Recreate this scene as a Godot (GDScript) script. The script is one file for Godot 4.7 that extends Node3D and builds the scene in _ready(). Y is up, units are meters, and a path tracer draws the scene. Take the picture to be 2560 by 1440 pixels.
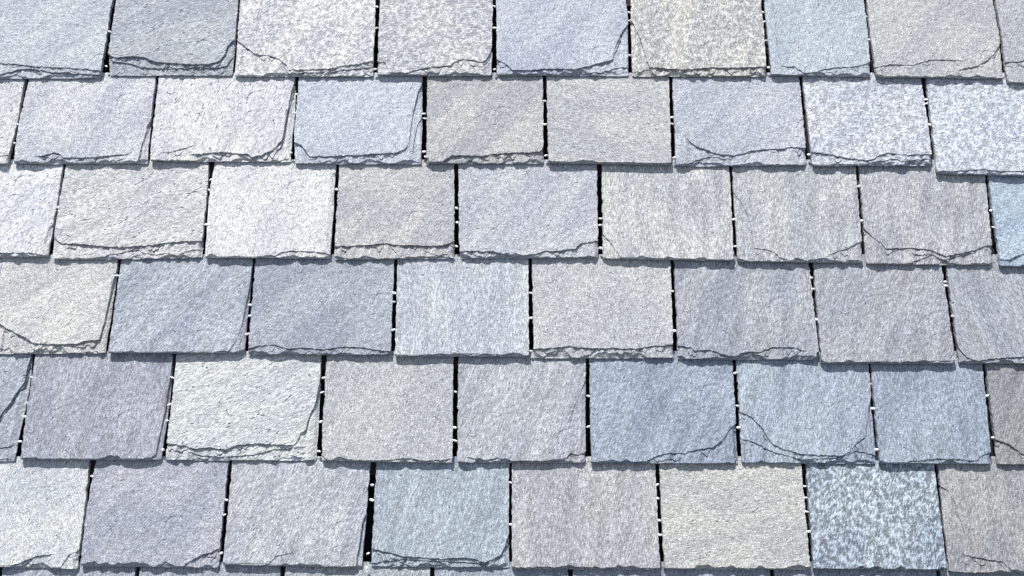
extends Node3D
# A slate roof seen square on. Everything on the roof is laid out in the roof's own axes:
# x along the courses, y up the slope, z out of the roof (metres). Tables below are in millimetres.

const PITCH := 40.0            # slope of the roof in degrees
const VIEW_TILT := 17.0       # how far the camera leans away from square-on
const VIEW_FROM := 2.0422
const COURSE := 0.193          # exposed height of one course
const FALL := 0.0125 / 0.193   # how much a slate leans back into the roof
const THICK := 0.010
const LAP := 0.012
const TILE := 0.6              # metres that one texture covers

# one line per slate: course, tail lift, bevel, stone kind, grain angle, stone colour,
# left edge, right edge (x, y ...), lower edge (share of width, y ...), broken laminae [drop, taper, taper, share, y ...]
const SLATES := [
	[0,0,1.5,0,60,[196,203,212],[-1118.6,663.9,-1117.5,630.5,-1112,448.1,-1111.7,441.3],[-828.4,663.9,-831.1,630.5,-832.6,610.8,-831.5,552.4,-833,448.1,-833.1,441.3],[0.00,445.3,0.28,446.3,0.62,447.2,1.00,447.2],[[1.5,1,0,0.113,478.2,0.259,478.2,0.387,476.7,0.497,471.3,0.654,468.8,0.732,468.8,0.850,465.6,1.000,460.9],[2,1,0,0.127,453,0.273,453,0.328,459.3,0.393,465.6,0.489,467.2,0.590,460.9,0.738,457.7,0.876,454.6,1.000,453]]],
	[0,0,2,3,62,[180,186,196],[-824.7,663.9,-824.8,630.5,-825.2,548.6,-824.6,500.8,-817.7,454.7,-816.9,449.7],[-570.4,663.9,-569.6,630.5,-567.5,548.6,-568.3,449.7],[0.00,453.7,1.00,453.7],[[2.6,0,0,0.000,500.4,0.052,492.5,0.213,494.7,0.298,492.5,0.375,481.4,0.537,478.2,0.688,475.7,0.818,476.7,0.901,484.6,0.937,503.6,0.951,522.8,1.000,535.7],[2,0,0,-0.002,484.6,0.159,481.4,0.257,471.9,0.430,468.8,0.625,468.8,0.700,471.9,0.863,468.8,0.948,475.1,1.000,500.4]]],
	[0,0,1,2,50,[212,214,216],[-566.9,663.9,-566.3,630.5,-564.7,548.6,-562.9,452.8,-562.8,446.9],[-285,663.9,-284,630.5,-281.8,565,-281.6,452.8,-281.6,446.9],[0.00,450.9,0.51,450.9,1.00,450.9],[[2,0,0,0.000,534.1,0.071,516.4,0.143,500.4,0.241,497.3,0.321,487.7,0.372,475.1,0.394,462.5,0.539,464,0.684,465.6,0.789,471.9,0.857,475.1,0.953,480.8,1.000,484.6],[1.5,0,0,0.381,449.9,0.395,456.2,0.637,459.3,0.762,462.5,0.878,467.2,1.000,471.9]]],
	[0,0,1,2,75,[201,204,207],[-275.8,663.9,-275.6,630.5,-275.3,565,-273.5,452.8,-273.5,447.9],[-38.7,663.9,-39.1,630.5,-40.5,533.2,-40.8,452.8,-40.8,447.9],[0.00,452.8,1.00,451.9],[[1.5,0,0,-0.003,483,0.062,479.8,0.087,468.8,0.112,456.2,0.241,454.6,0.333,462.5,0.496,470.3,0.636,473.5,0.671,481.4,0.752,487.7,0.846,486.1,0.917,479.8,0.952,487.7,1.000,513.2]]],
	[0,0,1.5,0,30,[192,198,213],[-33.7,663.9,-33.3,630.5,-31.1,448.8],[235.7,663.9,237.8,630.5,240.9,581.5,236.2,448.8],[0.00,453.7,1.00,452.8],[[2,0,0,0.000,487.7,0.076,475.1,0.117,462.5,0.239,461.8,0.361,465.6,0.493,465,0.594,464,0.696,471.9,0.798,479.8,0.884,487.7,0.895,513.2,0.920,532.5,0.961,558.3,1.000,571.3],[1.5,0,0,0.528,452.2,0.543,457.7,0.645,456.2,0.797,459.3,0.899,468.8,0.955,471.9,1.000,470.3]]],
	[0,0,2,2,20,[205,205,200],[246.7,663.9,246.2,630.5,245.4,581.5,244.2,452.8,244.1,446.9],[518.7,663.9,518.8,630.5,519.1,548.6,516,446.9],[0.00,451.9,1.00,450.9],[[2.4,0,0,0.000,584.4,0.062,538.9,0.106,490.9,0.124,468.8,0.184,468.8,0.253,465.6,0.383,464,0.524,467.2,0.584,468.8,0.714,467.2,0.875,468.8,1.000,470.3]]],
	[0,0,1,0,20,[191,203,214],[525.5,663.9,525.5,630.5,525.2,539,524.8,453.7,524.8,446],[733,663.9,732.8,630.5,732.3,555.3,726.8,446],[0.00,452.8,1.00,450],[[1.2,1,0,0.070,630.5,0.077,564.8,0.083,500.4,0.101,471.9,0.235,470.3,0.323,456.2,0.445,457.7,0.528,464,0.651,469.4,0.771,468.8,0.880,471.9,0.960,476.7,1.000,483]]],
	[0,1,1,0,45,[194,197,199],[738.4,663.9,737.8,630.5,736.1,539,736.6,447.2,736.6,441.3],[1001.8,663.9,1001.5,630.5,1000.8,539,995.4,447.2,995,441.3],[0.00,448.1,1.00,445.3],[[1.2,0,1,0.000,467.2,0.116,475.1,0.304,473.5,0.370,479.8,0.446,486.1,0.571,486.1,0.706,483],[1.5,1,0,0.633,459.3,0.699,465.6,0.785,470.3,0.862,481.4,0.931,497.3,1.000,526]]],
	[0,1,1,0,30,[194,198,201],[1006.3,663.9,1006,630.5,1004.9,539,1000.5,468.7,1002.9,434.2,1003.3,428.3],[1267.3,663.9,1265.8,630.5,1257.1,434.2,1256.8,428.3],[0.00,434.2,1.00,432.3],[[1.5,0,1,0.000,479.8,0.089,481.4,0.154,484.6,0.513,481.4]]],
	[1,0,1,3,35,[213,216,219],[-1227.5,462.9,-1227.3,445.7,-1225.2,257,-1225.2,251.3],[-990.3,462.9,-990,438.2,-989,348.1,-995.3,257,-995.7,251.3],[0.00,255.3,1.00,257],[[1,1,0,0.583,271.7,0.926,273.2,0.959,274.7,1.000,276.2]]],
	[1,0,1,0,25,[204,208,216],[-981.4,462.9,-982.2,447.5,-986.9,351.7,-983.6,258.8,-983.4,253.9],[-723.9,462.9,-723.9,456.9,-723.9,413.1,-722.5,333.6,-720.8,258.8,-720.7,253.9],[0.00,257.9,1.00,259.7],[[1.8,1,1,0.140,271.7,0.199,273.2,0.297,280.6,0.339,277.7,0.367,270.2,0.504,269.7,0.604,270.8,0.734,274.7,0.844,276.8,0.892,282.1],[1.5,0,0,0.924,258.6,0.939,265.8,0.947,285.1,0.967,312.1,0.978,336.2,1.000,351.4]]],
	[1,0,1,3,25,[221,223,225],[-719.1,462.9,-719,456.9,-717.8,327.3,-715.5,264.1,-715.3,259.2],[-441.8,462.9,-440.9,444.7,-437.2,372.6,-438.6,264.1,-438.7,259.2],[0.00,264.1,1.00,263.2],[[1.2,1,1,0.052,282.1,0.129,280.6,0.212,288.1,0.268,292.6,0.328,300.7],[2.6,1,0,0.273,276.2,0.340,277.7,0.425,279.8,0.511,282.1,0.607,279.2,0.704,277.7,0.725,270.8,0.800,276.2,0.882,288.1,0.933,309.1,0.944,336.2,0.950,372.8,0.977,419.2,1.000,444.2]]],
	[1,0,1,0,35,[198,206,220],[-433.8,462.9,-434,444.7,-434.8,321,-429.5,254.8],[-182,462.9,-181.8,454.1,-180,366.2,-179.5,259.7,-179.5,254.8],[0.00,258.8,1.00,258.8],[[2.2,0,0,0.000,304.6,0.057,297.1,0.099,282.1,0.120,271.7,0.225,272.6,0.394,273.8,0.400,274.7,0.500,274.7,0.605,277.7,0.806,280.6,0.879,288.1,0.909,306.1,0.916,336.2,0.929,372.8,0.964,413,1.000,441.1],[1.2,1,0,0.879,283.6,0.937,285.7,0.945,315.1,0.963,345.3,1.000,360.6]]],
	[1,0,2,0,45,[191,193,194],[-172.9,462.9,-172.8,454.1,-169.9,254.8],[63.5,462.9,63.5,454.1,63.5,381.8,62.2,254.8],[0.00,258.8,1.00,259.7],[[2.5,0,0,0.133,257.9,0.150,264.3,0.218,274.7,0.298,274.7,0.469,273.2,0.583,277.7,0.731,280.6,0.868,281.2,0.971,282.1,1.000,294.1]]],
	[1,0,0.6,0,115,[197,200,201],[69.7,462.9,69.8,454.1,70.9,259.7,71,251.3],[320,462.9,319.7,450.3,315.2,257,315,251.3],[0.00,259.7,1.00,255.3],[[0.8,0,0,0.000,259.9,0.273,257.8,0.490,257.2,0.815,256.9,1.000,257.8]]],
	[1,0,0.8,0,50,[194,199,211],[325.5,462.9,325.4,450.3,322.9,254.4,322.8,249.5],[585.3,462.9,585.2,454.1,582.1,255.3,582,249.5],[0.00,253.5,1.00,255.3],[[1.8,1,0,0.048,327.1,0.101,309.1,0.160,294.1,0.241,286.6,0.331,277.7,0.454,274.7,0.516,279.2,0.589,285.7,0.703,288.1,0.837,289.6,0.889,292.6,1.000,291.1],[1.2,0,1,0.077,252.7,0.092,256.9,0.176,267.3,0.259,273.2,0.340,270.2,0.411,267.3,0.463,271.7]]],
	[1,3,1,2,60,[202,207,218],[590.6,462.9,590.5,450.3,590.3,351.7,591.9,248.6],[831.8,462.9,831.7,447.5,831.6,357.1,828.4,258.8,828,248.6],[0.00,252.6,1.00,254.4],[[1.8,0,0,0.000,280.6,0.137,276.2,0.301,267.3,0.433,262.8,0.501,264.3,0.561,273.2,0.631,279.8,0.752,274.7,0.841,274.7,1.000,276.2],[1.5,0,0,0.447,252.5,0.464,256.9,0.555,261.4,0.692,267.3,0.756,259.9,0.847,264.3,1.000,267.3]]],
	[1,1.5,1,2,50,[204,211,223],[842,462.9,841.5,447.5,837.4,321,834.9,237.8,834.5,225],[1106.3,462.9,1105.7,447.5,1097.8,225],[0.00,236,0.64,231.6,1.00,229],[[1.3,0,0,0.000,236.3,0.137,239.3,0.268,242.2,0.349,243.7,0.467,239.3,0.648,239.3,1.000,236.3]]],
	[2,0,0.8,3,38,[223,226,231],[-1165.9,270.8,-1165.2,258.4,-1154.5,64.3,-1154.2,59.4],[-890.6,270.8,-890.2,258.4,-888.1,196.3,-891.7,64.3,-891.8,59.4],[0.00,63.4,1.00,64.3],[[1.5,1,0,0.359,71.1,0.652,71.6,0.750,71.1,0.878,71.1,1.000,64.9],[1,1,0,0.948,82.2,0.966,99.1,0.976,121.7,1.000,133]]],
	[2,0,0.8,3,62,[210,212,213],[-883.8,270.8,-884.2,258.4,-886.5,167.4,-884.3,55.3],[-601.7,270.8,-601.1,261.1,-598.2,208,-596.6,62.6,-596.5,55.3],[0.00,59.3,0.46,60.1,1.00,63.4],[[2.5,0,0,-0.000,107.5,0.032,96.3,0.061,90.6,0.152,90.1,0.233,88.4,0.333,85,0.460,82.8,0.549,85,0.683,87.8,0.744,91.2,0.860,94.9,1.000,96.3],[1.2,0,0,0.345,58.9,0.359,66.9,0.438,71.1,0.516,76.7,0.578,79.4,0.608,71.1,0.680,69.7,0.778,71.1,0.834,66.1,0.885,73.9,0.928,78,1.000,79.4]]],
	[2,0,0.8,0,20,[224,226,227],[-589.8,270.8,-590.3,263.7,-593.9,205,-592.4,124.5,-589.7,62.6,-589.5,57.8],[-349,270.8,-348.9,261.1,-348.1,153.3,-349.2,62.6,-349.2,57.8],[0.00,61.8,1.00,61.8],[[1.5,0,0,0.549,60.8,0.565,65.5,0.617,72.5,0.702,76.1,0.831,73.9,0.938,72.5,1.000,68.3],[0.6,1,1,0.675,173.1,0.712,193.4,0.750,213.8,0.774,241.7]]],
	[2,0,0.6,0,40,[196,197,199],[-342.6,270.8,-342.6,261.1,-342.6,60.1,-342.6,55.3],[-114.8,270.8,-114.5,258.4,-111.5,158.7,-110.7,62.6,-110.7,55.3],[0.00,59.3,1.00,61.8],[[2.5,0,0,0.000,84.5,0.083,85.9,0.089,85,0.195,86.4,0.295,87.8,0.428,91.2,0.519,86.4,0.630,87.8,0.742,85,0.898,86.4,0.954,90.6,1.000,96.3],[1,1,0,0.698,82.2,0.810,71.1,0.877,66.9,0.944,71.1,1.000,82.2]]],
	[2,0,1.4,0,40,[195,199,208],[-107.3,270.8,-107,258.4,-103,96.2,-99.3,57.8],[169.4,270.8,169.1,254.9,166.4,62.6,166.3,57.8],[0.00,61.8,1.00,62.6],[[2,0,0,0.000,73.9,0.117,75.3,0.164,72.5,0.214,76.1,0.280,71.1,0.366,65.5,0.491,66.1,0.570,71.1,0.609,75.3,0.686,74.4,0.764,78,0.831,79.4,0.871,90.6,0.919,92,1.000,96.3]]],
	[2,0,0.8,1,5,[200,203,204],[177.4,270.8,177.1,254.9,174,60.1,173.9,52],[431.4,270.8,431,254.9,426,57.1,425.8,52],[0.00,60.1,0.59,57.6,1.00,56],[[1.2,0,0,0.000,110.3,0.047,96.3,0.097,78,0.137,62.7,0.153,58.5]]],
	[2,0,0.8,1,15,[191,195,199],[436,270.8,435.7,254.9,432.4,56,432.3,47.9],[681.7,270.8,681,252.2,673.5,47.9],[0.00,54.3,1.00,51.9],[[1.2,0,0,0.000,199.2,0.050,178.9,0.098,153,0.124,127.3,0.130,80.8,0.229,78,0.292,72.5,0.337,61.3,0.394,55.8,0.411,52.4],[1.2,1,0,0.678,59.9,0.772,71.1,0.882,80.8,0.951,89.2,1.000,94.9]]],
	[2,0,0.8,1,15,[185,188,194],[687.2,270.8,686.6,252.2,679.3,50.2,679.1,43.7],[936.6,270.8,934.5,237.3,922.2,43.7],[0.00,49.4,1.00,47.7],[[1.6,0,0,0.000,121.7,0.058,104.7,0.118,93.5,0.155,79.4,0.209,80.8,0.336,80.8,0.493,78,0.565,71.1,0.626,64.1,0.701,68.3,0.788,72.5,0.863,76.7,0.919,83.6,1.000,87.8],[1.2,0,1,0.352,47.8,0.369,54.4,0.434,59.9,0.522,68.3,0.602,57.2,0.689,62.7,0.775,68.3,0.904,73.9]]],
	[2,1,0.8,0,60,[176,196,214],[940.2,270.8,939.2,237.3,933.7,46.1,933.4,37.2],[1193.7,270.8,1192.2,234.6,1184.1,37.2],[0.00,44.5,1.00,41.2],[[1.5,0,1,0.000,57.2,0.062,55.8,0.128,64.1,0.192,68.3,0.538,62.7]]],
	[3,0,1.6,0,50,[210,212,210],[-983.7,72.1,-983.3,61.9,-982,31.3,-973,-130.3],[-760.9,72.1,-760.4,61.9,-758.4,17.4,-761.4,-125.6,-761.5,-130.3],[0.00,-126.3,1.00,-125.6],[[2.6,0,0,-0.010,-61.5,0.053,-69.6,0.129,-80.2,0.204,-88.2,0.278,-94.8,0.356,-106.7,0.464,-108.8,0.606,-109.3,0.735,-108.8,0.837,-102.7,0.947,-100.1,0.953,-80.2,0.963,-64.2,0.969,-40.1,0.975,-13,0.981,17.1,1.000,36.4]]],
	[3,0,0.6,1,38,[175,184,197],[-753.4,72.1,-753.5,61.9,-754.7,-125.6,-754.7,-130.3],[-499.9,72.1,-499.9,60.2,-500.1,-130.3],[0.00,-126.3,1.00,-126.3],[[1,0,0,0.869,-127.3,0.885,-123.7,0.927,-104,0.967,-77.5,0.973,-50.8,0.986,-18.4,1.000,17.1]]],
	[3,0,0.8,0,40,[171,180,193],[-495,72.1,-495,60.2,-493.9,-128.7,-493.9,-133.4],[-226.5,72.1,-226.5,56.1,-226,-133.4],[0.00,-128.7,1.00,-129.4],[[1.5,0,0,0.000,-117.2,0.070,-112.4,0.182,-110.6,0.288,-118.5,0.362,-115.9,0.447,-117.2,0.522,-119.8,0.671,-114.6,0.700,-114,0.812,-115.9,0.907,-121.1,1.000,-123.7]]],
	[3,0,0.6,1,3,[198,204,213],[-221.3,72.1,-221.1,56.1,-219.2,-131.8,-219.2,-136.6],[32.4,72.1,32.4,62.7,32.1,-131.8,32.1,-136.6],[0.00,-131.8,1.00,-132.6],[[0.8,0,0,0.178,-132.9,0.194,-129.7,0.394,-128.4,0.593,-127.7,0.792,-129.2,0.942,-128.2,0.958,-133.5]]],
	[3,0,2.4,0,10,[199,202,204],[37.7,72.1,37.8,62.7,40.3,-124,44.3,-138.9],[306.3,72.1,306,58.6,301.7,-138.9],[0.00,-134.9,1.00,-134.9],[[2,0,0,0.000,-118.5,0.115,-117.2,0.249,-113.2,0.335,-115.9,0.441,-117.2,0.584,-117.2,0.728,-118.5,0.853,-113.2,1.000,-109.8]]],
	[3,0,1,1,18,[174,179,189],[312.3,72.1,312,56.1,309.1,-138,309,-142.8],[572.8,72.1,572.9,52.8,573.5,-124,565.9,-142.8],[0.00,-137.2,1.00,-138.8],[[1.6,0,1,0.000,-111.4,0.018,-112.4,0.075,-114.6,0.097,-115.5,0.119,-123.3,0.222,-120.2,0.313,-128,0.396,-134.3,0.472,-124.9,0.586,-124.9,0.668,-115.5,0.816,-115.5,0.927,-124.3]]],
	[3,0,0.6,1,25,[176,180,189],[579.9,72.1,579.5,52.8,575.7,-145.7,575.6,-150.5],[827.3,72.1,827.2,48.6,826.4,-145.7,826.4,-150.5],[0.00,-145.7,1.00,-146.5],[[1,0,0,0.201,-146.9,0.217,-144.3,0.385,-143,0.720,-143.6,0.888,-141.5,1.000,-140.5]]],
	[3,0,0.6,1,-20,[174,179,189],[835,72.1,834.9,48.6,833.3,-144.2,833.3,-151.3],[1091.8,72.1,1092,45.3,1093.3,-146.5,1093.3,-151.3],[0.00,-145,1.00,-147.3],[[1.5,0,1,0.000,-115.5,0.054,-134.3,0.130,-143,0.190,-139,0.307,-135.8,0.465,-133.7,0.769,-135.8]]],
	[4,0,0.6,3,40,[176,185,198],[-1141.2,-119.8,-1141.1,-127.9,-1137.7,-325.8,-1137.6,-331.2],[-902.8,-119.8,-902,-127.9,-897,-178,-904.3,-325.8,-904.6,-331.2],[0.00,-327.2,1.00,-326.5],[[3.2,1,0,0.744,-290.3,0.827,-242.3,0.883,-221,0.933,-193.5,0.966,-176.5,0.972,-153.1,1.000,-131.2],[1.5,1,0,0.632,-305.1,0.879,-302.2,0.952,-299.8,1.000,-296.3]]],
	[4,0,0.8,1,14,[173,177,190],[-894.9,-119.8,-894.9,-127.9,-894.6,-221,-893.2,-322.8,-893.1,-329],[-636.9,-119.8,-636.6,-127.9,-633.3,-230.1,-637.3,-322.8,-637.6,-329],[0.00,-325,1.00,-325],[[1.6,0,0,0.853,-326,0.869,-323.4,0.919,-321.7,0.966,-315.5,0.971,-290.3,0.977,-251.4,0.983,-224.1,0.989,-199.6,1.000,-137.5]]],
	[4,0,0.8,3,60,[210,215,216],[-630.8,-119.8,-630.6,-127.9,-628.9,-230.1,-631.3,-324.3,-631.5,-329.8],[-357.6,-119.8,-357.5,-131,-355.3,-260.1,-355.4,-329.8],[0.00,-325,1.00,-325.8],[[2.5,0,0,0.000,-294.8,0.109,-299.2,0.208,-305.1,0.292,-302.2,0.400,-306.6,0.482,-297.7,0.608,-294.8,0.737,-297.7,0.855,-298.6,0.891,-275.4,0.924,-269.4,0.940,-242.3,0.970,-227.1,0.983,-211.9,0.989,-190.4,1.000,-181.1],[1.5,1,1,0.113,-306.6,0.245,-316.9,0.352,-319.9,0.489,-316.9,0.584,-315.5,0.698,-306.6,0.856,-302.2,0.951,-299.8]]],
	[4,0,0.6,0,20,[194,197,200],[-348.4,-119.8,-348.4,-131,-347.9,-260.1,-345.7,-324.3,-345.4,-334.9],[-109.7,-119.8,-109.5,-134.1,-107.2,-330.1,-107.1,-334.9],[0.00,-327.2,1.00,-330.9],[[1.3,0,0,0.000,-316.9,0.057,-327.2,0.412,-327.2,0.510,-325.8,0.620,-322.2,0.718,-324.3,0.780,-327.2,0.902,-325.8,1.000,-323.4]]],
	[4,0,0.8,1,22,[186,190,198],[-101.3,-119.8,-101.2,-134.1,-99.9,-334.1],[139.1,-119.8,138.7,-135.7,134.2,-334.1],[0.00,-330.1,1.00,-330.1],[[1.5,1,0,0.056,-321.4,0.118,-321.4,0.218,-326.4,0.317,-321.4,0.392,-327.2,0.816,-327.2,0.890,-312.5,0.953,-316.9,1.000,-308.1],[0.8,1,0,0.853,-266.4,0.891,-239.3,0.941,-208.8,1.000,-174.9]]],
	[4,0,0.8,1,35,[160,174,192],[144,-119.8,143.9,-137.3,143.3,-335.6],[414,-119.8,413.7,-137.3,410.4,-335.6],[0.00,-331.6,1.00,-331.6],[[1.8,0,0,0.000,-330.2,0.373,-328.1,0.440,-318.4,0.528,-312.5,0.632,-313.4,0.693,-308.1,0.837,-302.2,0.907,-287.3,0.955,-267.9,1.000,-257.4]]],
	[4,0,0.6,1,15,[170,184,200],[420,-119.8,419.7,-137.3,417.1,-330.1,417,-335.6],[668.3,-119.8,667.6,-145.1,663,-317,660.3,-335.6],[0.00,-330.1,1.00,-331.6],[[1.6,0,0,0.000,-236.2,0.085,-245.3,0.163,-266.4,0.205,-287.3,0.238,-297.7,0.307,-305.1,0.424,-314,0.554,-316.9,0.673,-316.9,0.732,-318.4,0.806,-309.6,0.860,-293.3,0.923,-284.4,0.964,-242.3,1.000,-202.7],[1.3,0,0,0.000,-285.8,0.108,-293.3,0.211,-308.1,0.328,-316.9,0.446,-324.3,0.613,-322.8,0.732,-319.9,0.854,-308.1,1.000,-316.9]]],
	[4,0,0.8,1,6,[163,178,194],[672,-119.8,671.2,-146.6,665.6,-331.6,665.4,-337],[882.4,-119.8,880.7,-146.6,869.1,-331.6,868.7,-337],[0.00,-331.6,1.00,-333],[[1.3,0,0,0.240,-333,0.260,-327.2,0.375,-326.4,0.519,-323.4,0.691,-324.3,0.862,-327.2,0.924,-316.9,1.000,-311.1]]],
	[4,0,0.8,1,30,[158,160,165],[886,-119.8,885.2,-146.6,879.9,-331.6,879.6,-339.2],[1129.5,-119.8,1129.4,-148.9,1128.6,-334.5,1128.6,-339.2],[0.00,-333,1.00,-335.2],[[1.8,0,0,-0.006,-287.3,0.096,-296.3,0.196,-316.9,0.322,-331.6,0.338,-334.7]]],
	[5,0,1,0,20,[212,217,220],[-1005.6,-317.4,-1005.7,-327,-1006.9,-513.9,-1007,-522],[-770.3,-317.4,-769.9,-327,-766,-417.1,-766.4,-516.6,-766.4,-522],[0.00,-512.5,0.44,-513.2,0.79,-514.6,1.00,-518],[[2.5,0,1,0.514,-514.6,0.531,-509.7,0.597,-504.2,0.686,-495.8,0.732,-493.1,0.826,-491.7],[1.2,0,0,0.870,-517.1,0.886,-512.4,0.933,-493.1,1.000,-484.7]]],
	[5,0,1,0,40,[181,185,198],[-759.3,-317.4,-759.7,-327,-763.8,-422.8,-761.4,-512.5,-761.2,-519.3],[-515.8,-317.4,-516,-327,-517.2,-405.7,-516.7,-519.3],[0.00,-511.8,0.29,-512.5,1.00,-515.3],[[2,0,0,0.743,-515.3,0.760,-509.7,0.814,-500,0.880,-491.7,0.948,-487.5,1.000,-480.5],[0.8,0,1,0.407,-514,0.423,-509.7,0.467,-502.8,0.487,-497.2]]],
	[5,0,0.6,1,28,[190,194,202],[-510.1,-317.4,-510.1,-327,-510.2,-509.8,-510.2,-518.6],[-256.5,-317.4,-257.1,-331.4,-264.8,-518.6],[0.00,-509.8,1.00,-514.6],[[1,0,1,0.317,-512.4,0.333,-506.9,0.375,-495.8,0.443,-490.8,0.512,-489.7,0.547,-491.7],[1.5,0,0,0.945,-515.4,0.961,-513.8,0.968,-487.5,0.974,-462.4,0.980,-434.1,1.000,-419.9]]],
	[5,0,0.8,1,15,[174,187,199],[-248,-317.4,-248,-331.4,-249,-512.5,-249,-518.6],[-4.3,-317.4,-4.4,-332.9,-4.9,-513.9,-4.9,-518.6],[0.00,-512.5,1.00,-514.6],[[2,0,0,0.000,-481.9,0.135,-488.9,0.241,-495.8,0.335,-496.4,0.428,-498.1,0.522,-500,0.638,-497.2,0.731,-498.6,0.825,-505.5,0.883,-500,0.941,-493.1,0.970,-476.4,1.000,-453.9],[1.2,0,1,0.000,-506.9,0.126,-503.6,0.219,-500,0.312,-501.4,0.476,-502.8,0.639,-504.2,0.825,-507.5,0.918,-504.2]]],
	[5,0,0.8,1,10,[188,190,193],[-0.7,-317.4,-0.7,-332.9,-0.7,-515.3,-0.7,-522],[261.4,-317.4,261.4,-331.4,261.2,-515.3,261.2,-522],[0.00,-517.3,1.00,-518],[[1,0,0,0.000,-514.6,0.254,-513.5,0.471,-514.6,0.731,-514.4,1.000,-515.2]]],
	[5,0,1,0,75,[200,201,197],[267.6,-317.4,267.6,-331.4,267.5,-515.3,267.5,-522],[527.3,-317.4,527.2,-331.4,525.9,-515.3,525.8,-522],[0.00,-517.3,1.00,-518],[[1,0,0,0.000,-515.7,0.218,-516.8,0.373,-513.8,0.592,-515.7,0.811,-516.6,0.856,-512.4,1.000,-513.8]]],
	[5,0,0.8,4,25,[166,181,194],[534.8,-317.4,534.5,-331.4,530.8,-515.3,530.6,-523.4],[769.2,-317.4,769,-331.4,766,-523.4],[0.00,-518,1.00,-519.4],[[0.9,0,0,0.000,-516.6,0.157,-516.6,0.385,-517.9,0.567,-515.7,0.807,-517.9,1.000,-516.6]]],
	[5,0,0.6,1,12,[174,175,177],[775.2,-317.4,774.8,-331.4,770,-520.7,769.8,-530.2],[1026.8,-317.4,1026.8,-331.4,1025.9,-524.8,1025.9,-530.2],[0.00,-521.4,0.20,-524.8,0.51,-524.8,1.00,-526.2],[[1,0,1,-0.006,-372.4,0.048,-379.7,0.085,-399.8,0.105,-428.4,0.137,-453.9,0.177,-475,0.196,-493.1],[1.5,1,0,0.074,-491.1,0.205,-497.2,0.368,-504.7,0.406,-515.2,0.459,-520.7,0.474,-525.8]]],
	[6,0,1,1,25,[170,180,196],[-1156,-504,-1155.7,-514.8,-1150.3,-694.3,-1150.1,-699.6],[-909.5,-504,-909.3,-514.8,-905,-694.3,-904.9,-699.6],[0.00,-695.6,1.00,-695.6],[]],
	[6,0,1,1,25,[178,186,196],[-902.4,-504,-902.2,-514.8,-897.9,-694.3,-897.8,-699.6],[-666.6,-504,-666.4,-514.8,-663.2,-694.3,-663.1,-699.6],[0.00,-695.6,1.00,-695.6],[]],
	[6,0,1,1,25,[168,176,190],[-659.5,-504,-659.3,-514.8,-656.2,-694.3,-656.1,-699.6],[-409.4,-504,-409.3,-514.8,-407.4,-694.3,-407.3,-699.6],[0.00,-695.6,1.00,-695.6],[]],
	[6,0,1,1,25,[182,188,194],[-402.3,-504,-402.2,-514.8,-400.3,-694.3,-400.3,-699.6],[-144.5,-504,-144.5,-514.8,-143.8,-694.3,-143.8,-699.6],[0.00,-695.6,1.00,-695.6],[]],
	[6,0,1,1,25,[160,172,188],[-137.4,-504,-137.4,-514.8,-136.7,-694.3,-136.7,-699.6],[99.9,-504,99.8,-514.8,99.4,-694.3,99.4,-699.6],[0.00,-695.6,1.00,-695.6],[]],
	[6,0,1,1,25,[166,176,190],[107,-504,106.9,-514.8,106.4,-694.3,106.4,-699.6],[456.9,-504,456.8,-514.8,454.6,-694.3,454.5,-699.6],[0.00,-695.6,1.00,-695.6],[]],
	[6,0,1,1,25,[156,166,182],[464,-504,463.8,-514.8,461.7,-694.3,461.6,-699.6],[750.9,-504,750.6,-514.8,747.1,-694.3,747,-699.6],[0.00,-695.6,1.00,-695.6],[]],
	[6,0,1,1,25,[160,168,182],[757.9,-504,757.7,-514.8,754.2,-694.3,754.1,-699.6],[995.2,-504,995,-514.8,990.3,-694.3,990.1,-699.6],[0.00,-695.6,1.00,-695.6],[]],
]
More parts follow.
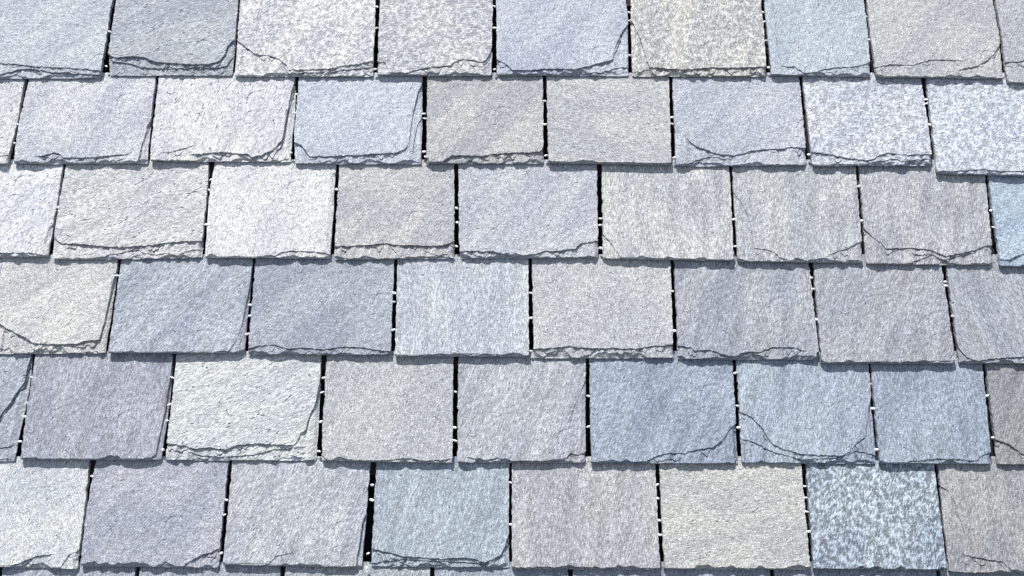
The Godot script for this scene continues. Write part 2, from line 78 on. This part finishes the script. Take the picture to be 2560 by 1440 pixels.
const BEADS := [-827.7,553.5,0,  -823.6,471.3,0,  -986.9,343.8,1,  -987.3,301.6,1,  -436.1,413,1,  -437,369.8,1,  -437.3,280.6,1,  -280.4,614,0,  -278.9,562.2,0,  -277.3,464.7,0,  -36.9,615.6,0,  -36,562.5,0,  -35.4,464,0,  243.6,600.8,0,  244.2,581.1,0,  240.1,497.3,0,  -176.6,368.2,1,  -174.4,357.5,1,  -174.4,282.7,1,  -170.4,271.7,1,  66.3,397.5,1,  65.7,343.8,1,  67.7,274.7,1,  320.4,360.6,1,  320.9,345.3,1,  320.1,269.7,1,  520.2,600.8,0,  520.2,577.8,0,  520.6,532.5,0,  520.7,468.8,0,  732.5,590.9,0,  732.3,534.7,0,  836.2,400.6,1,  835.8,391.9,1,  835.2,343.8,1,  586.9,276.2,1,  -594,227,2,  -593.9,204.5,2,  -344.6,205.6,2,  -886.5,167.4,2,  -593,130.2,2,  -757.4,28.1,3,  -496.7,-31.4,3,  -496.1,-53,3,  -497.3,-89.5,3,  -108,165.1,2,  -106.4,134.5,2,  -106.6,85,2,  170.6,129.3,2,  172.3,143,2,  170.5,80.8,2,  -224.5,-7.5,3,  -224.1,-25.2,3,  -223.7,-81.5,3,  35.8,-7.5,3,  36,-57.5,3,  35.6,-122.4,3,  306.1,-3.4,3,  305.7,-82.9,3,  683.2,212.9,2,  679.9,138.7,2,  431.4,141.6,2,  429.9,85,2,  573.5,24,3,  574.3,0.7,3,  574.1,-60.2,3,  828.9,15.7,3,  829,7.5,3,  833,-53.5,3,  933.4,124.5,2,  933.8,160.2,2,  -894.6,-170.6,4,  -896.4,-219.5,4,  -896.1,-245.3,4,  -897.4,-291.8,4,  -633.1,-171.2,4,  -632.7,-222.6,4,  -633.7,-252.9,4,  -635.5,-307.2,4,  -351,-171.8,4,  -351.7,-199.6,4,  -351.2,-255,4,  -351.2,-309.6,4,  -761,-353.5,5,  -514.4,-396.4,5,  -515.7,-422.7,5,  -514.5,-489.7,5,  -104.7,-198.7,4,  -104.9,-265.8,4,  141.8,-206.7,4,  140.3,-264,4,  -252.7,-369.5,5,  -252.3,-396.4,5,  -254.3,-490.3,5,  -255.9,-515.2,5,  -2.2,-365.1,5,  -2.2,-439.8,5,  262.9,-368.9,5,  262.3,-393.5,5,  263.6,-432.7,5,  262.9,-458.1,5,  -103.6,-290.3,4,  416.2,-162.5,4,  416.3,-225,4,  415.4,-265.8,4,  665.6,-183.6,4,  666,-230.2,4,  663.3,-306.6,4,  879.8,-205.8,4,  878,-284.4,4,  529.3,-371.8,5,  528.8,-392.1,5,  527.8,-417,5,  528.6,-452.5,5,  835.9,-135,4]
const ROW_TAIL := [450.9,258.8,60.1,-131.8,-329.4,-516,-695.6]

# slates that stand out from the rest, by their place in the list
const SPECIAL := {
	12: "near-white slate with its lower right corner split away",
	21: "near-white slate with a thin curved crack",
	27: "clear pale blue slate",
	36: "blue-grey slate split right across one corner",
	44: "darkest slate, brownish grey",
	51: "blue-grey slate densely flecked with white",
}

var roof: Node3D
var stone: Array[StandardMaterial3D] = []
var stone_mean := []
var relief_noise := FastNoiseLite.new()
var edge_noise := FastNoiseLite.new()
var tone_noise := FastNoiseLite.new()
# the mesh being built
var P: PackedVector3Array
var N: PackedVector3Array
var C: PackedColorArray
var U: PackedVector2Array
var I: PackedInt32Array
var uv_turn := Transform2D.IDENTITY
var grain_cos := 1.0
var grain_sin := 0.0
var tone_a := Color.WHITE
var tone_b := Color.WHITE


func _ready() -> void:
	var p := deg_to_rad(PITCH)
	var axes := Basis(Vector3.RIGHT, Vector3(0, sin(p), -cos(p)), Vector3(0, cos(p), sin(p)))
	roof = Node3D.new()
	roof.name = "slate_roof"
	roof.transform = Transform3D(axes, Vector3(0, 4.0, 0))
	roof.set_meta("label", "sloping roof of overlapping pale blue-grey slates with chipped lower edges")
	roof.set_meta("category", "roof")
	roof.set_meta("kind", "thing")

	var cam := Camera3D.new()
	cam.name = "camera"
	cam.fov = 30.0
	cam.near = 0.05
	cam.far = 500.0
	var t := deg_to_rad(VIEW_TILT)
	var eye := roof.transform * Vector3(0, -sin(t) * VIEW_FROM, cos(t) * VIEW_FROM)
	add_child(cam)
	cam.look_at_from_position(eye, roof.position, Vector3.UP)
	cam.current = true

	var sky := ProceduralSkyMaterial.new()
	sky.sky_top_color = Color(0.55, 0.595, 0.66)
	sky.sky_horizon_color = Color(0.65, 0.675, 0.71)
	sky.sky_curve = 0.2
	sky.ground_bottom_color = Color(0.17, 0.17, 0.16)
	sky.ground_horizon_color = Color(0.36, 0.37, 0.38)
	sky.sun_angle_max = 1.0
	var env := Environment.new()
	env.background_mode = Environment.BG_SKY
	env.sky = Sky.new()
	env.sky.sky_material = sky
	env.tonemap_mode = Environment.TONE_MAPPER_LINEAR
	env.tonemap_exposure = 1.72
	env.sdfgi_enabled = true
	env.ssao_enabled = true
	env.ssil_enabled = true
	var we := WorldEnvironment.new()
	we.name = "environment"
	we.environment = env
	add_child(we)

	var sun := DirectionalLight3D.new()
	sun.name = "sun"
	sun.light_energy = 1.35
	sun.light_color = Color(1.0, 0.985, 0.97)
	sun.light_angular_distance = 1.8
	sun.shadow_enabled = true
	# towards the sun, in the roof's axes: from up the slope and a little from the left
	var from := Vector3(-0.25, 1.0, 0.68).normalized()
	add_child(sun)
	sun.look_at_from_position(Vector3.ZERO, -(axes * from), Vector3.RIGHT)

	add_child(roof)
	make_stone()
	make_frame()
	lay_slates()
	lay_beads()


# ---------------------------------------------------------------- materials

func noise_bytes(freq: float, octaves: int, seed_: int, stretch: int, size: int, type := FastNoiseLite.TYPE_SIMPLEX_SMOOTH, fractal := FastNoiseLite.FRACTAL_FBM) -> PackedByteArray:
	var n := FastNoiseLite.new()
	n.noise_type = type
	n.seed = seed_
	n.frequency = freq
	n.fractal_type = fractal
	n.fractal_octaves = octaves
	var img := n.get_image(size, size / stretch, false, false, true)
	if stretch > 1:
		img.resize(size, size, Image.INTERPOLATE_CUBIC)
	img.convert(Image.FORMAT_L8)
	return img.get_data()


func make_stone() -> void:
	var s := 1024
	var grain := noise_bytes(0.21, 3, 3, 1, s)
	var pits := noise_bytes(0.13, 3, 8, 2, s)
	var mottle := noise_bytes(0.035, 4, 11, 1, s)
	var streak := noise_bytes(0.17, 3, 21, 4, s)
	var band := noise_bytes(0.03, 3, 31, 6, s)
	var crease := noise_bytes(0.03, 3, 41, 3, s, FastNoiseLite.TYPE_SIMPLEX_SMOOTH, FastNoiseLite.FRACTAL_RIDGED)
	# weights of: grain, pits, mottle, streak, band, creases (colour); the same (relief); flecks
	var kinds := [
		[0.50, 0.18, 0.14, 0.08, 0.05, 0.12, 0.16, 0.10, 0.08, 0.06, 0.1, 0.35, 0.0],
		[0.42, 0.12, 0.10, 0.28, 0.16, 0.12, 0.14, 0.06, 0.06, 0.16, 0.2, 0.35, 0.0],
		[0.44, 0.18, 0.14, 0.08, 0.05, 0.08, 0.16, 0.10, 0.08, 0.06, 0.1, 0.30, 0.09],
		[0.42, 0.12, 0.10, 0.22, 0.12, 0.26, 0.14, 0.06, 0.06, 0.16, 0.2, 0.70, 0.0],
		[0.34, 0.16, 0.12, 0.16, 0.10, 0.05, 0.14, 0.10, 0.08, 0.12, 0.1, 0.10, 0.20],
	]
	for k in kinds:
		var col := PackedByteArray()
		col.resize(s * s)
		var hgt := PackedByteArray()
		hgt.resize(s * s)
		var sum := 0.0
		for i in s * s:
			var a := grain[i] / 255.0 - 0.5
			var b := pits[i] / 255.0 - 0.5
			var m := mottle[i] / 255.0 - 0.5
			var st := streak[i] / 255.0 - 0.5
			var bd := band[i] / 255.0 - 0.5
			var cr := maxf(0.0, crease[i] / 255.0 - 0.80) * 6.0 * clampf(0.45 + bd * 3.0 + m, 0.0, 1.3)
			var v: float = 0.74 + a * k[0] + b * k[1] + m * k[2] + st * k[3] + bd * k[4] - cr * k[5]
			# fine pale crystals drawn out along the grain
			v += 0.75 * maxf(0.0, a * 0.75 + st * 0.65 + b * 0.3 - 0.15)
			if k[12] > 0.0:
				v += k[12] * (clampf((m * 0.9 + b * 0.7 + st * 0.4 + a * 0.3) * 3.2 - 0.1, -0.6, 1.0))
			v = clampf(v, 0.2, 1.0)
			sum += v * v * (0.5 + 0.5 * v)
			col[i] = int(v * 255.0)
			var tm := m * 7.0
			var fr := tm - floorf(tm)
			var cleft := (floorf(tm) + smoothstep(0.75, 1.0, fr)) / 7.0
			var h: float = 0.5 + cleft * 0.22 + a * k[6] + b * k[7] + m * k[8] + st * k[9] + bd * k[10] - cr * k[11]
			hgt[i] = int(clampf(h, 0.0, 1.0) * 255.0)
		var mat := StandardMaterial3D.new()
		mat.albedo_texture = ImageTexture.create_from_image(Image.create_from_data(s, s, false, Image.FORMAT_L8, col))
		mat.vertex_color_use_as_albedo = true
		mat.heightmap_enabled = true
		mat.heightmap_texture = ImageTexture.create_from_image(Image.create_from_data(s, s, false, Image.FORMAT_L8, hgt))
		mat.heightmap_scale = 0.34
		mat.roughness = 0.72
		mat.metallic_specular = 0.35
		stone.append(mat)
		stone_mean.append(sum / (s * s))


func plain(c: Color, rough: float) -> StandardMaterial3D:
	var m := StandardMaterial3D.new()
	m.albedo_color = c
	m.roughness = rough
	return m


# ---------------------------------------------------------------- slates

func begin() -> void:
	P = PackedVector3Array()
	N = PackedVector3Array()
	C = PackedColorArray()
	U = PackedVector2Array()
	I = PackedInt32Array()


func strip(rows: Array, flip := false) -> void:
	# a sheet of rows of points, smooth inside, with hard borders
	var nr := rows.size()
	var nc: int = rows[0].size()
	var base := P.size()
	for r in nr:
		var row: PackedVector3Array = rows[r]
		var up: PackedVector3Array = rows[maxi(r - 1, 0)]
		var dn: PackedVector3Array = rows[mini(r + 1, nr - 1)]
		for c in nc:
			var q := row[c]
			var n := (dn[c] - up[c]).cross(row[mini(c + 1, nc - 1)] - row[maxi(c - 1, 0)])
			if flip:
				n = -n
			n = n.normalized() if n.length_squared() > 1e-20 else Vector3(0, 0, 1)
			P.append(q)
			N.append(n)
			U.append(uv_turn * Vector2(q.x, q.y + q.z))
			C.append(tone_a.lerp(tone_b, clampf(0.5 + tone_noise.get_noise_2d((q.x * grain_cos - q.y * grain_sin) * 1000.0, (q.x * grain_sin + q.y * grain_cos) * 380.0) * 1.7, 0.0, 1.0)))
	for r in nr - 1:
		for c in nc - 1:
			var i := base + r * nc + c
			if flip:
				I.append_array([i, i + nc, i + 1, i + 1, i + nc, i + nc + 1])
			else:
				I.append_array([i, i + 1, i + nc, i + 1, i + nc + 1, i + nc])


func along(pts: Array, x: float, from := 0) -> float:
	# piecewise linear y(x) from [.., x, y, x, y ..]
	var n := pts.size()
	if x <= pts[from]:
		return pts[from + 1]
	for i in range(from + 2, n, 2):
		if x <= pts[i]:
			var x0: float = pts[i - 2]
			var y0: float = pts[i - 1]
			return y0 + (float(pts[i + 1]) - y0) * (x - x0) / maxf(float(pts[i]) - x0, 1e-6)
	return pts[n - 1]


func side_at(pts: Array, y: float) -> float:
	# x(y) of an edge given from the head down
	var n := pts.size()
	for i in range(2, n, 2):
		if y >= pts[i + 1] or i == n - 2:
			var y0: float = pts[i - 1]
			var t: float = (y0 - y) / maxf(y0 - float(pts[i + 1]), 1e-6)
			return float(pts[i - 2]) + (float(pts[i]) - float(pts[i - 2])) * t
	return pts[0]


func slate_mesh(d: Array, row_tail: float, nc: int, n_top: int, n_seg: int, seed_: int) -> ArrayMesh:
	begin()
	var rng := RandomNumberGenerator.new()
	rng.seed = seed_
	var shift := seed_ * 613.0
	var left: Array = d[6]
	var right: Array = d[7]
	var tail: Array = d[8]
	var curves: Array = d[9]
	var lift: float = d[1]
	var bevel: float = d[2]
	var head: float = left[1]
	var ang := deg_to_rad(float(d[4]))
	var ca := cos(ang)
	var sa := sin(ang)
	grain_cos = ca
	grain_sin = sa
	var mid := Vector2((float(left[0]) + float(right[0])) * 0.5, head - 100.0)
	# grain runs along texture y; turn it, and start somewhere of its own inside the texture
	var place := Vector2(rng.randf_range(0.36, 0.64), rng.randf_range(0.36, 0.64))
	uv_turn = Transform2D(-ang, Vector2.ZERO).affine_inverse().scaled(Vector2.ONE / TILE)
	uv_turn.origin = place - uv_turn * (mid / 1000.0)
	# edges as tables, one entry each 1.5 mm from the head down, a little ragged
	var low: float = minf(float(left[-1]), float(right[-1])) - 6.0
	var steps := int((head - low) / 1.5) + 2
	var el := PackedFloat32Array()
	var er := PackedFloat32Array()
	for k in steps:
		var y := head - k * 1.5
		var l := side_at(left, y)
		var r := side_at(right, y)
		var j1 := edge_noise.get_noise_2d(y, shift)
		var j2 := edge_noise.get_noise_2d(y, shift + 77.0)
		el.append(l + 0.6 + j1 * 1.0 + maxf(0.0, absf(j2) - 0.35) * 4.0)
		er.append(r - 0.6 - j2 * 1.0 - maxf(0.0, absf(j1) - 0.35) * 4.0)
	# columns: lower edge and the broken laminae crossing each column, from the top down
	var ks := curves.size() * 2 + 1
	var share := PackedFloat32Array()
	var tails := PackedFloat32Array()
	var slants := PackedFloat32Array()
	var cuts := []      # per column: array of [y, drop]
	for c in nc + 1:
		var a := float(c) / nc
		a -= 0.035 * sin(TAU * a)
		share.append(a)
		var x := a * (float(right[0]) - float(left[0]))
		var tv := along(tail, a) + edge_noise.get_noise_2d(x * 0.5 + 300.0, shift + 10.0) * 0.5
		# the corners are worn
		tv += 1.4 * exp(-a * 90.0) + 1.4 * exp(-(1.0 - a) * 90.0)
		tails.append(tv)
		var list := []
		for cu in curves:
			var first: float = cu[3]
			var last: float = cu[cu.size() - 2]
			var y := along(cu, a, 3)
			var drop: float = cu[0]
			if a < first or a > last:
				drop = 0.0
			else:
				if cu[1] > 0:
					drop *= clampf((a - first) / 0.08, 0.0, 1.0)
				if cu[2] > 0:
					drop *= clampf((last - a) / 0.08, 0.0, 1.0)
				y += edge_noise.get_noise_2d(x * 1.7, shift + 40.0 + float(cu[0]) * 9.0) * 1.3
				y += edge_noise.get_noise_2d(x * 5.0, shift + 140.0) * 0.5
			drop *= 1.25 + 0.9 * edge_noise.get_noise_2d(x, shift + 60.0)
			list.append([y, drop, 0.35 + 2.6 * maxf(0.0, edge_noise.get_noise_2d(x * 0.7, shift + 260.0) + 0.1) * minf(drop, 1.0)])
			# where a thick piece came away a thinner lamina often ends a little lower
			var gap := edge_noise.get_noise_2d(x * 0.6, shift + 320.0 + float(cu[0]) * 13.0)
			list.append([y - maxf(0.0, gap + 0.12) * 16.0 - 0.7, drop * (0.25 + maxf(0.0, gap)), 0.35 + 1.2 * maxf(0.0, -gap)])
		# the lower edge is dressed: split off on the slant, wider and narrower along it
		var nn := edge_noise.get_noise_2d(x * 0.34, shift + 90.0)
		var slant := clampf((1.8 + 2.6 * bevel) * (0.45 + 2.3 * nn) + 0.3 * edge_noise.get_noise_2d(x * 1.2, shift + 190.0), 0.7, 14.0)
		slants.append(slant)
		list.append([tv + slant, 0.35 + 0.6 * absf(nn), 0.35])
		list.sort_custom(func(p, q): return p[0] > q[0])
		var floor_y := tv
		for k in range(ks - 1, -1, -1):
			if list[k][0] < floor_y + 0.7:
				list[k][0] = floor_y + 0.7
				if list[k][0] <= tv + 0.75:
					list[k][1] *= 0.3
			floor_y = list[k][0]
		cuts.append(list)
	var wide := float(right[0]) - float(left[0])
	var chip_r := clampf((float(cuts[nc - 2][0][0]) - tails[nc]) * 0.2, 0.0, 9.0)
	var chip_l := clampf((float(cuts[2][0][0]) - tails[0]) * 0.2, 0.0, 9.0)
	var put := func(a: float, y: float, drop: float, rough: float) -> Vector3:
		var f := clampf((head - y) / 1.5, 0.0, steps - 1.001)
		var k := int(f)
		var t := f - k
		var l := el[k] + (el[k + 1] - el[k]) * t
		var r := er[k] + (er[k + 1] - er[k]) * t
		var x := l + (r - l) * a
		var gx := x * ca - y * sa
		var gy := x * sa + y * ca
		var z := -FALL * (y - row_tail) + lift * clampf((head - y) / 200.0, 0.0, 1.0)
		z += relief_noise.get_noise_2d(gx + shift, gy * 0.35) * 0.75
		z += relief_noise.get_noise_2d(gx * 3.7 + shift, gy * 1.6 + 900.0) * (0.12 + rough)
		return Vector3(x, y, z - drop) * 0.001
	# upper face: whole lamina, then a step and a broken lamina for each cut
	var sheet := []
	var sides := []
	for j in n_top + 1:
		var row := PackedVector3Array()
		for c in nc + 1:
			var y0: float = cuts[c][0][0]
			var t := float(j) / n_top
			row.append(put.call(share[c], head + (y0 - head) * t, 0.0, 0.0))
		sheet.append(row)
	strip(sheet)
	sides.append_array(sheet)
	var fallen := PackedFloat32Array()
	fallen.resize(nc + 1)
	var last_row: PackedVector3Array = sheet[-1]
	for k in ks:
		var rows := []
		for j in n_seg + 1:
			rows.append(PackedVector3Array())
		for c in nc + 1:
			var list: Array = cuts[c]
			var top: float = list[k][0] - float(list[k][2])
			var below: float = list[k + 1][0] if k + 1 < ks else tails[c]
			top = maxf(top, below + 0.2)
			var end: float = list[k + 1][0] if k + 1 < ks else tails[c]
			var first: float = list[0][0]
			fallen[c] = minf(fallen[c] + float(list[k][1]), THICK * 1000.0 - 2.5)
			for j in n_seg + 1:
				# a lamina that came away leaves a thin open split at its foot
				var split := 1.5 * clampf(float(list[k][1]) - 0.5, 0.0, 1.0) if j == 0 else 0.0
				var y := top
				if j > 0:
					var foot := maxf(top - 0.9, end)
					y = foot + (end - foot) * (j - 1) / (n_seg - 1)
				var slump: float = 0.5 * bevel * clampf((first - y) / maxf(first - tails[c], 2.0), 0.0, 1.0)
				slump += 4.6 * clampf(1.0 - (y - tails[c]) / slants[c], 0.0, 1.0)
				# pieces split off a long edge slant down to that edge
				var near_r := (1.0 - share[c]) * wide
				if near_r < chip_r:
					slump += 3.5 * (1.0 - near_r / chip_r) * clampf((first - y) / 4.0, 0.0, 1.0)
				var near_l := share[c] * wide
				if near_l < chip_l:
					slump += 2.0 * (1.0 - near_l / chip_l) * clampf((first - y) / 4.0, 0.0, 1.0)
				rows[j].append(put.call(share[c], y, minf(fallen[c] + slump + split, THICK * 1000.0 - 1.0), 0.16))
		strip([last_row, rows[0]])
		strip(rows)
		sides.append_array(rows)
		last_row = rows[-1]
	# lower face, layered
	var face := [last_row]
	for s in [0.3, 0.32, 0.62, 0.66, 1.0]:
		var row := PackedVector3Array()
		for c in nc + 1:
			var q := last_row[c]
			var zb := (-FALL * (q.y * 1000.0 - row_tail) + lift - THICK * 1000.0) * 0.001
			var jog: float = edge_noise.get_noise_2d(q.x * 1100.0 + s * 400.0, shift) * 0.0006 - s * 0.0022
			row.append(Vector3(q.x, q.y - jog, lerpf(q.z, zb, s)))
		face.append(row)
	for k in face.size() - 1:
		strip([face[k], face[k + 1]])
	# the two long edges, the head and the back
	var back_l := PackedVector3Array()
	var back_r := PackedVector3Array()
	for e in 2:
		var rim := PackedVector3Array()
		var mid_row := PackedVector3Array()
		var under := PackedVector3Array()
		for row in sides:
			var q: Vector3 = row[0] if e == 0 else row[nc]
			var out := -1.0 if e == 0 else 1.0
			var zb := (-FALL * (q.y * 1000.0 - row_tail) + lift * clampf((head - q.y * 1000.0) / 200.0, 0.0, 1.0) - THICK * 1000.0) * 0.001
			rim.append(q)
			mid_row.append(Vector3(q.x + out * (0.0004 + 0.0006 * edge_noise.get_noise_2d(q.y * 2500.0, shift + 30.0)), q.y, lerpf(q.z, zb, 0.3)))
			under.append(Vector3(q.x, q.y, zb))
		strip([rim, mid_row], e == 1)
		strip([mid_row, under], e == 1)
		if e == 0:
			back_l = under
		else:
			back_r = under
	strip([back_l, back_r])
	var hu := PackedVector3Array()
	for c in nc + 1:
		var q: Vector3 = sides[0][c]
		hu.append(Vector3(q.x, q.y, q.z - THICK))
	strip([hu, sides[0]])
	var arr := []
	arr.resize(Mesh.ARRAY_MAX)
	arr[Mesh.ARRAY_VERTEX] = P
	arr[Mesh.ARRAY_NORMAL] = N
	arr[Mesh.ARRAY_COLOR] = C
	arr[Mesh.ARRAY_TEX_UV] = U
	arr[Mesh.ARRAY_INDEX] = I
	var mesh := ArrayMesh.new()
	mesh.add_surface_from_arrays(Mesh.PRIMITIVE_TRIANGLES, arr)
	return mesh


func add_slate(d: Array, row_tail: float, fine: bool, seed_: int) -> void:
	var kind: int = d[3]
	var c := Color(d[5][0] / 255.0, d[5][1] / 255.0, d[5][2] / 255.0).srgb_to_linear()
	var k: float = 0.55 / stone_mean[kind]
	var grey := (c.r + c.g + c.b) / 3.0
	c = c.lerp(Color(grey, grey, grey), 0.22)
	var rng := RandomNumberGenerator.new()
	rng.seed = seed_ * 7 + 1
	var w := rng.randf_range(0.04, 0.11)
	tone_a = Color(c.r * k * (1.0 + w), c.g * k * (1.0 + w * 0.9), c.b * k * (1.0 + w * 0.6))
	tone_b = Color(c.r * k * (1.0 - w), c.g * k * (1.0 - w * 0.95), c.b * k * (1.0 - w * 0.6))
	tone_noise.seed = seed_
	var o := MeshInstance3D.new()
	o.name = "slate"
	o.mesh = slate_mesh(d, row_tail, 124 if fine else 36, 36 if fine else 16, 6 if fine else 3, seed_)
	o.material_override = stone[kind]
	if SPECIAL.has(seed_):
		o.set_meta("label", SPECIAL[seed_])
	roof.add_child(o, true)


func lay_slates() -> void:
	relief_noise.noise_type = FastNoiseLite.TYPE_SIMPLEX_SMOOTH
	relief_noise.frequency = 0.028
	relief_noise.fractal_octaves = 2
	relief_noise.seed = 5
	edge_noise.noise_type = FastNoiseLite.TYPE_SIMPLEX
	edge_noise.frequency = 0.045
	edge_noise.fractal_octaves = 3
	edge_noise.seed = 9
	tone_noise.noise_type = FastNoiseLite.TYPE_SIMPLEX_SMOOTH
	tone_noise.frequency = 0.010
	tone_noise.fractal_octaves = 3
	var n := 1
	var reach := {}
	for d in SLATES:
		var row: int = d[0]
		add_slate(d, ROW_TAIL[row], true, n)
		n += 1
		var l: float = d[6][-2]
		var r: float = d[7][-2]
		if not reach.has(row):
			reach[row] = [l, r]
		reach[row] = [minf(l, reach[row][0]), maxf(r, reach[row][1])]
	# the same courses run on past the frame
	var rng := RandomNumberGenerator.new()
	rng.seed = 77
	for row in range(-2, 9):
		var t: float
		var head: float
		if row < 0:
			t = float(ROW_TAIL[0]) + 8.0 - row * COURSE * 1000.0
			head = t + COURSE * 1000.0
		elif row > 6:
			t = float(ROW_TAIL[6]) - (row - 6) * COURSE * 1000.0
			head = t + COURSE * 1000.0
		else:
			t = ROW_TAIL[row]
			head = float(ROW_TAIL[row - 1]) if row > 0 else t + COURSE * 1000.0 + 8.0
		head += LAP * 1000.0
		var spans := []
		if reach.has(row):
			spans = [[reach[row][1] + 8.0, 1], [reach[row][0] - 8.0, -1]]
		else:
			spans = [[-20.0 + rng.randf_range(-100, 100), 1], [0.0, -1]]
			spans[1][0] = spans[0][0] - 8.0
		for s in spans:
			var x: float = s[0]
			var way: int = s[1]
			while absf(x) < 1850.0:
				var w := rng.randf_range(225.0, 275.0)
				var a := minf(x, x + way * w)
				var b := maxf(x, x + way * w)
				var tt := t - rng.randf_range(-2.0, 3.0)
				var like: Array = SLATES[rng.randi() % SLATES.size()]
				var cut := [rng.randf_range(1.0, 2.4), 0, 0, 0.0, tt + rng.randf_range(4, 14)]
				for q in 5:
					cut.append_array([0.2 * (q + 0.5), tt + rng.randf_range(2.0, 18.0)])
				cut.append_array([1.0, tt + rng.randf_range(4, 22)])
				add_slate([row, rng.randf_range(0, 1), 1.0, like[3], like[4], like[5], [a, head, a, tt - 4.0], [b, head, b, tt - 4.0], [0, tt, 1, tt], [cut]], t, false, n)
				n += 1
				x += way * (w + 8.0)


# ---------------------------------------------------------------- beads of white mortar in the joints

func bead_mesh(seed_: int) -> ArrayMesh:
	var rng := RandomNumberGenerator.new()
	rng.seed = seed_
	var st := SurfaceTool.new()
	st.begin(Mesh.PRIMITIVE_TRIANGLES)
	st.set_smooth_group(0)
	var rings := []
	for i in 6:
		var row := []
		for j in 8:
			var th := PI * i / 5.0
			var ph := TAU * j / 8.0
			var k := 1.0 + rng.randf_range(-0.16, 0.16) if i > 0 and i < 5 else 1.0
			row.append(Vector3(sin(th) * cos(ph), sin(th) * sin(ph), cos(th)) * k)
		rings.append(row)
	for i in 5:
		for j in 8:
			var a: Vector3 = rings[i][j]
			var b: Vector3 = rings[i][(j + 1) % 8]
			var c: Vector3 = rings[i + 1][j]
			var d: Vector3 = rings[i + 1][(j + 1) % 8]
			if i > 0:
				for q in [a, b, c]:
					st.add_vertex(q)
			if i < 4:
				for q in [b, d, c]:
					st.add_vertex(q)
	st.generate_normals()
	return st.commit()


func lay_beads() -> void:
	var meshes := [bead_mesh(1), bead_mesh(2), bead_mesh(3), bead_mesh(4)]
	var white := plain(Color(0.93, 0.93, 0.91), 0.9)
	var rng := RandomNumberGenerator.new()
	rng.seed = 12
	for i in range(0, BEADS.size(), 3):
		var o := MeshInstance3D.new()
		o.name = "mortar_bead"
		o.mesh = meshes[rng.randi() % 4]
		o.material_override = white
		var size := Vector3(rng.randf_range(3.1, 4.8), rng.randf_range(1.7, 2.6), rng.randf_range(2.0, 2.8)) * 0.001
		var b := Basis(Vector3(0, 0, 1), rng.randf_range(-0.5, 0.5)) * Basis.from_scale(size)
		var z: float = -FALL * (float(BEADS[i + 1]) - float(ROW_TAIL[BEADS[i + 2]])) - rng.randf_range(0.8, 2.2)
		o.transform = Transform3D(b, Vector3(BEADS[i], BEADS[i + 1], z) * 0.001)
		roof.add_child(o, true)


# ---------------------------------------------------------------- what the slates lie on

func make_frame() -> void:
	var felt := plain(Color(0.10, 0.10, 0.11), 0.95)
	var wood := plain(Color(0.16, 0.14, 0.12), 0.9)
	var low := float(ROW_TAIL[6]) / 1000.0 - 2.2 * COURSE
	var high := float(ROW_TAIL[0]) / 1000.0 + 3.4 * COURSE
	board("underlay", Vector3(0, (low + high) * 0.5, -0.0505), Vector3(3.9, high - low, 0.003), felt)
	board("sheathing", Vector3(0, (low + high) * 0.5, -0.0642), Vector3(3.9, high - low, 0.024), wood)
	for row in range(-2, 9):
		var y: float
		if row < 0:
			y = float(ROW_TAIL[0]) / 1000.0 - (row - 1) * COURSE
		elif row > 6:
			y = float(ROW_TAIL[6]) / 1000.0 - (row - 7) * COURSE
		else:
			y = float(ROW_TAIL[row - 1]) / 1000.0 if row > 0 else float(ROW_TAIL[0]) / 1000.0 + COURSE
		board("batten", Vector3(0, y - 0.004, -0.0362), Vector3(3.9, 0.032, 0.025), wood)


func board(called: String, at: Vector3, size: Vector3, m: Material) -> void:
	var o := MeshInstance3D.new()
	o.name = called
	var b := BoxMesh.new()
	b.size = size
	o.mesh = b
	o.material_override = m
	o.position = at
	roof.add_child(o, true)
